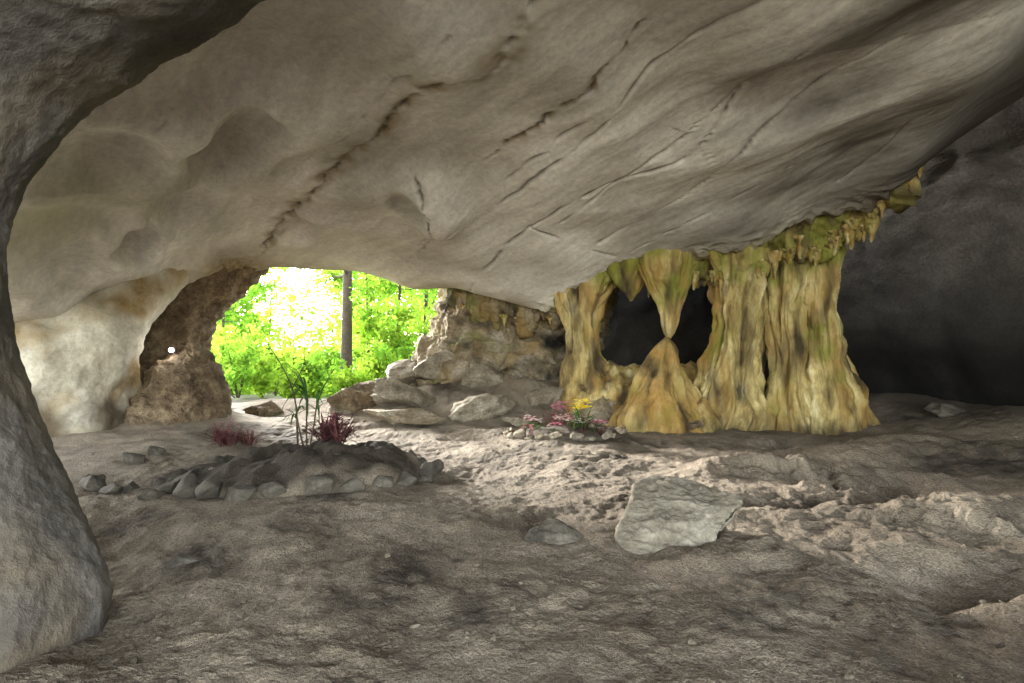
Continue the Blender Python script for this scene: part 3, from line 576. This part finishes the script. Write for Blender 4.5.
# ------------------------------------------------------------ trees
def leaves(cent,rad,n,size,rs,flat=.8):
    c=cent[rs.randint(0,len(cent),n)]; p=c+rs.normal(size=(n,3))*rad*np.array([1,1,flat])
    a=rs.normal(size=(n,3)); a/=np.linalg.norm(a,axis=1)[:,None]; b=np.cross(a,rs.normal(size=(n,3))); b/=np.linalg.norm(b,axis=1)[:,None]
    s=size*rs.uniform(.6,1.3,size=(n,1)); a=a*s; b=b*s*.5
    return np.stack([p-a,p+b,p+a,p-b],1).reshape(-1,3)
def leaf_obj(name,V,mat,parent=None):
    n=len(V)//4; me=bpy.data.meshes.new(name)
    me.vertices.add(n*4); me.vertices.foreach_set("co",V.astype(np.float32).ravel())
    me.loops.add(n*4); me.loops.foreach_set("vertex_index",np.arange(n*4,dtype=np.int32))
    me.polygons.add(n); me.polygons.foreach_set("loop_start",(np.arange(n)*4).astype(np.int32)); me.polygons.foreach_set("loop_total",np.full(n,4,dtype=np.int32))
    me.update(calc_edges=True); me.materials.append(mat); o=bpy.data.objects.new(name,me); link(o)
    if parent: o.parent=parent
    return o
def tree(x,y,h,r,cr,cz,mat,label,seed,nl=5000,ls=.16,lean=0,group=None):
    rs=np.random.RandomState(seed); zb=G0(x,y)-.1
    e=empty("tree",(x,y,zb)); tag(e,label,"tree",group); V=[];Fc=[]
    tr=catmull(np.array([(0,0,0),(lean*.3,0,h*.35),(lean*.6,.1,h*.7),(lean,0,h)]),24); tube(V,Fc,tr,np.linspace(r*1.15,r*.35,24),12)
    tips=[]
    for k in range(18):
        z=cz+(h-cz)*rs.uniform(0,.95); i=min(23,int(z/h*23)); b=tr[i]; a=rs.uniform(0,6.28); L=cr*rs.uniform(.5,1.1)
        t=b+np.array([math.cos(a)*L,math.sin(a)*L,L*rs.uniform(.1,.6)]); mid=(b+t)/2+np.array([0,0,-.1*L])
        tube(V,Fc,catmull(np.array([b,mid,t]),7),np.linspace(r*.3,.012,7),6)
        tips+= [t,mid*.4+t*.6]+[t+rs.normal(size=3)*cr*.22 for _ in range(3)]
    py_mesh("trunk",V,Fc,M_bark,parent=e); leaf_obj("crown",leaves(np.array(tips),cr*.14,nl,ls,rs),mat,e)
TG="slim forest trees outside the cave"
def tx(px,d): return (px-512)/F*d
tree(tx(346,25),25,12,.24,2.6,4.9,M_leaf2,"straight forest tree with vine covered brown trunk",1,4000,.13,lean=.15)
for k,(px,d,h,r,cr,cz) in enumerate([(370,27,10,.09,1.9,3.2),(396,26,9,.09,2.0,2.0),(222,33,7.2,.10,1.9,1.2),(378,36,11,.12,2.2,3.),(424,28,9,.12,2.4,1.6),(450,35,11,.1,3,2),(385,38,12,.12,3.0,2.5),(268,38,8.5,.08,1.6,2.2)]):
    tree(tx(px,d),d,h,r,cr,cz,M_leaf if k%2==0 else M_leaf2,"slim forest tree with bright yellow green foliage",20+k,3900 if k<7 else 1600,.135,lean=rr.uniform(-.4,.4),group=TG)
rs=np.random.RandomState(4)
TGs="shrubs just outside the entrance"
for k,(px,d,h) in enumerate([(238,21.5,1.9),(262,22.5,1.2),(296,21.5,.9),(318,23,1.5),(352,22,1.1),(380,23,1.8),(410,22.5,2.3),(228,24,2.8),(275,26,1.8),(335,27,2.0)]):
    x=tx(px,d); zb=G0(x,d)-.05
    e=empty("shrub",(x,d,zb)); tag(e,"leafy green shrub growing outside the cave entrance","shrub",TGs); V=[];Fc=[]; tips=[]
    for q in range(9):
        a=rs.uniform(0,6.28); t=np.array([math.cos(a)*h*.55*rs.rand(),math.sin(a)*h*.55*rs.rand(),h*rs.uniform(.3,1.1)])
        tube(V,Fc,catmull(np.array([(0,0,0),t*.5+[0,0,.1],t]),6),np.linspace(.025,.008,6),5); tips+=[t,t*.75,t+rs.normal(size=3)*.2]
    py_mesh("stem",V,Fc,M_bark,parent=e); leaf_obj("foliage",leaves(np.array(tips),.17,700,.12,rs),M_leaf2 if k%3 else M_leaf,e)
cs=[]
for k in range(100):
    y=rs.uniform(26,42); x=tx(rs.uniform(195,470),y); hh=rs.uniform(.6,2.4+.08*(y-20)); z=G0(x,y)
    for t in np.linspace(.1,1,5): cs.append((x+rs.normal()*.3,y,z+hh*t))
tag(leaf_obj("undergrowth",leaves(np.array(cs),.34,20000,.14,rs),M_leaf2),"bright green shrubs and leafy undergrowth outside the cave","undergrowth",kind="stuff")
cs=[]
for k in range(300):
    y=rs.uniform(45,58); px=rs.uniform(175,490); x=tx(px,y); z=rs.uniform(-2,12)
    if px<255: z=rs.uniform(-2,8.8)
    if 266<px<326 and z>3.2+4.0*rs.rand(): continue
    cs.append((x,y,z))
tag(leaf_obj("distant_wood",leaves(np.array(cs),.85,26000,.25,rs),M_leaf2),"distant mass of green forest foliage","forest",kind="stuff")

# ------------------------------------------------------------ camera, light
cam=bpy.data.cameras.new("camera"); cam.lens=20; cam.sensor_width=36; cam.clip_end=2000; cam.clip_start=.05
co=bpy.data.objects.new("camera",cam); link(co); co.location=(0,0,CAMH); co.rotation_euler=(math.radians(90),0,0); scene.camera=co
az=math.radians(-39); el=math.radians(15)
sd=Vector((math.sin(az)*math.cos(el),math.cos(az)*math.cos(el),math.sin(el)))
sl=bpy.data.lights.new("sun",'SUN'); sl.energy=26; sl.angle=math.radians(9); sl.color=(1,.98,.93); so=bpy.data.objects.new("sun",sl); link(so)
so.rotation_euler=(-sd).to_track_quat('-Z','Y').to_euler()
w=bpy.data.worlds.new("World"); scene.world=w; w.use_nodes=True; nt=w.node_tree
sky=nt.nodes.new("ShaderNodeTexSky"); sky.sky_type='NISHITA'; sky.sun_disc=False; sky.sun_elevation=math.radians(25); sky.sun_rotation=az
hs=nt.nodes.new("ShaderNodeHueSaturation"); hs.inputs["Saturation"].default_value=.45
mx=nt.nodes.new("ShaderNodeMix"); mx.data_type='RGBA'; mx.blend_type='MULTIPLY'; mx.inputs[0].default_value=1; mx.inputs[7].default_value=(1,.975,.92,1)
nt.links.new(sky.outputs[0],hs.inputs["Color"]); nt.links.new(hs.outputs[0],mx.inputs[6]); nt.links.new(mx.outputs[2],nt.nodes["Background"].inputs[0]); nt.nodes["Background"].inputs[1].default_value=3.2
scene.view_settings.view_transform='Standard'; scene.view_settings.look='None'; scene.view_settings.exposure=0
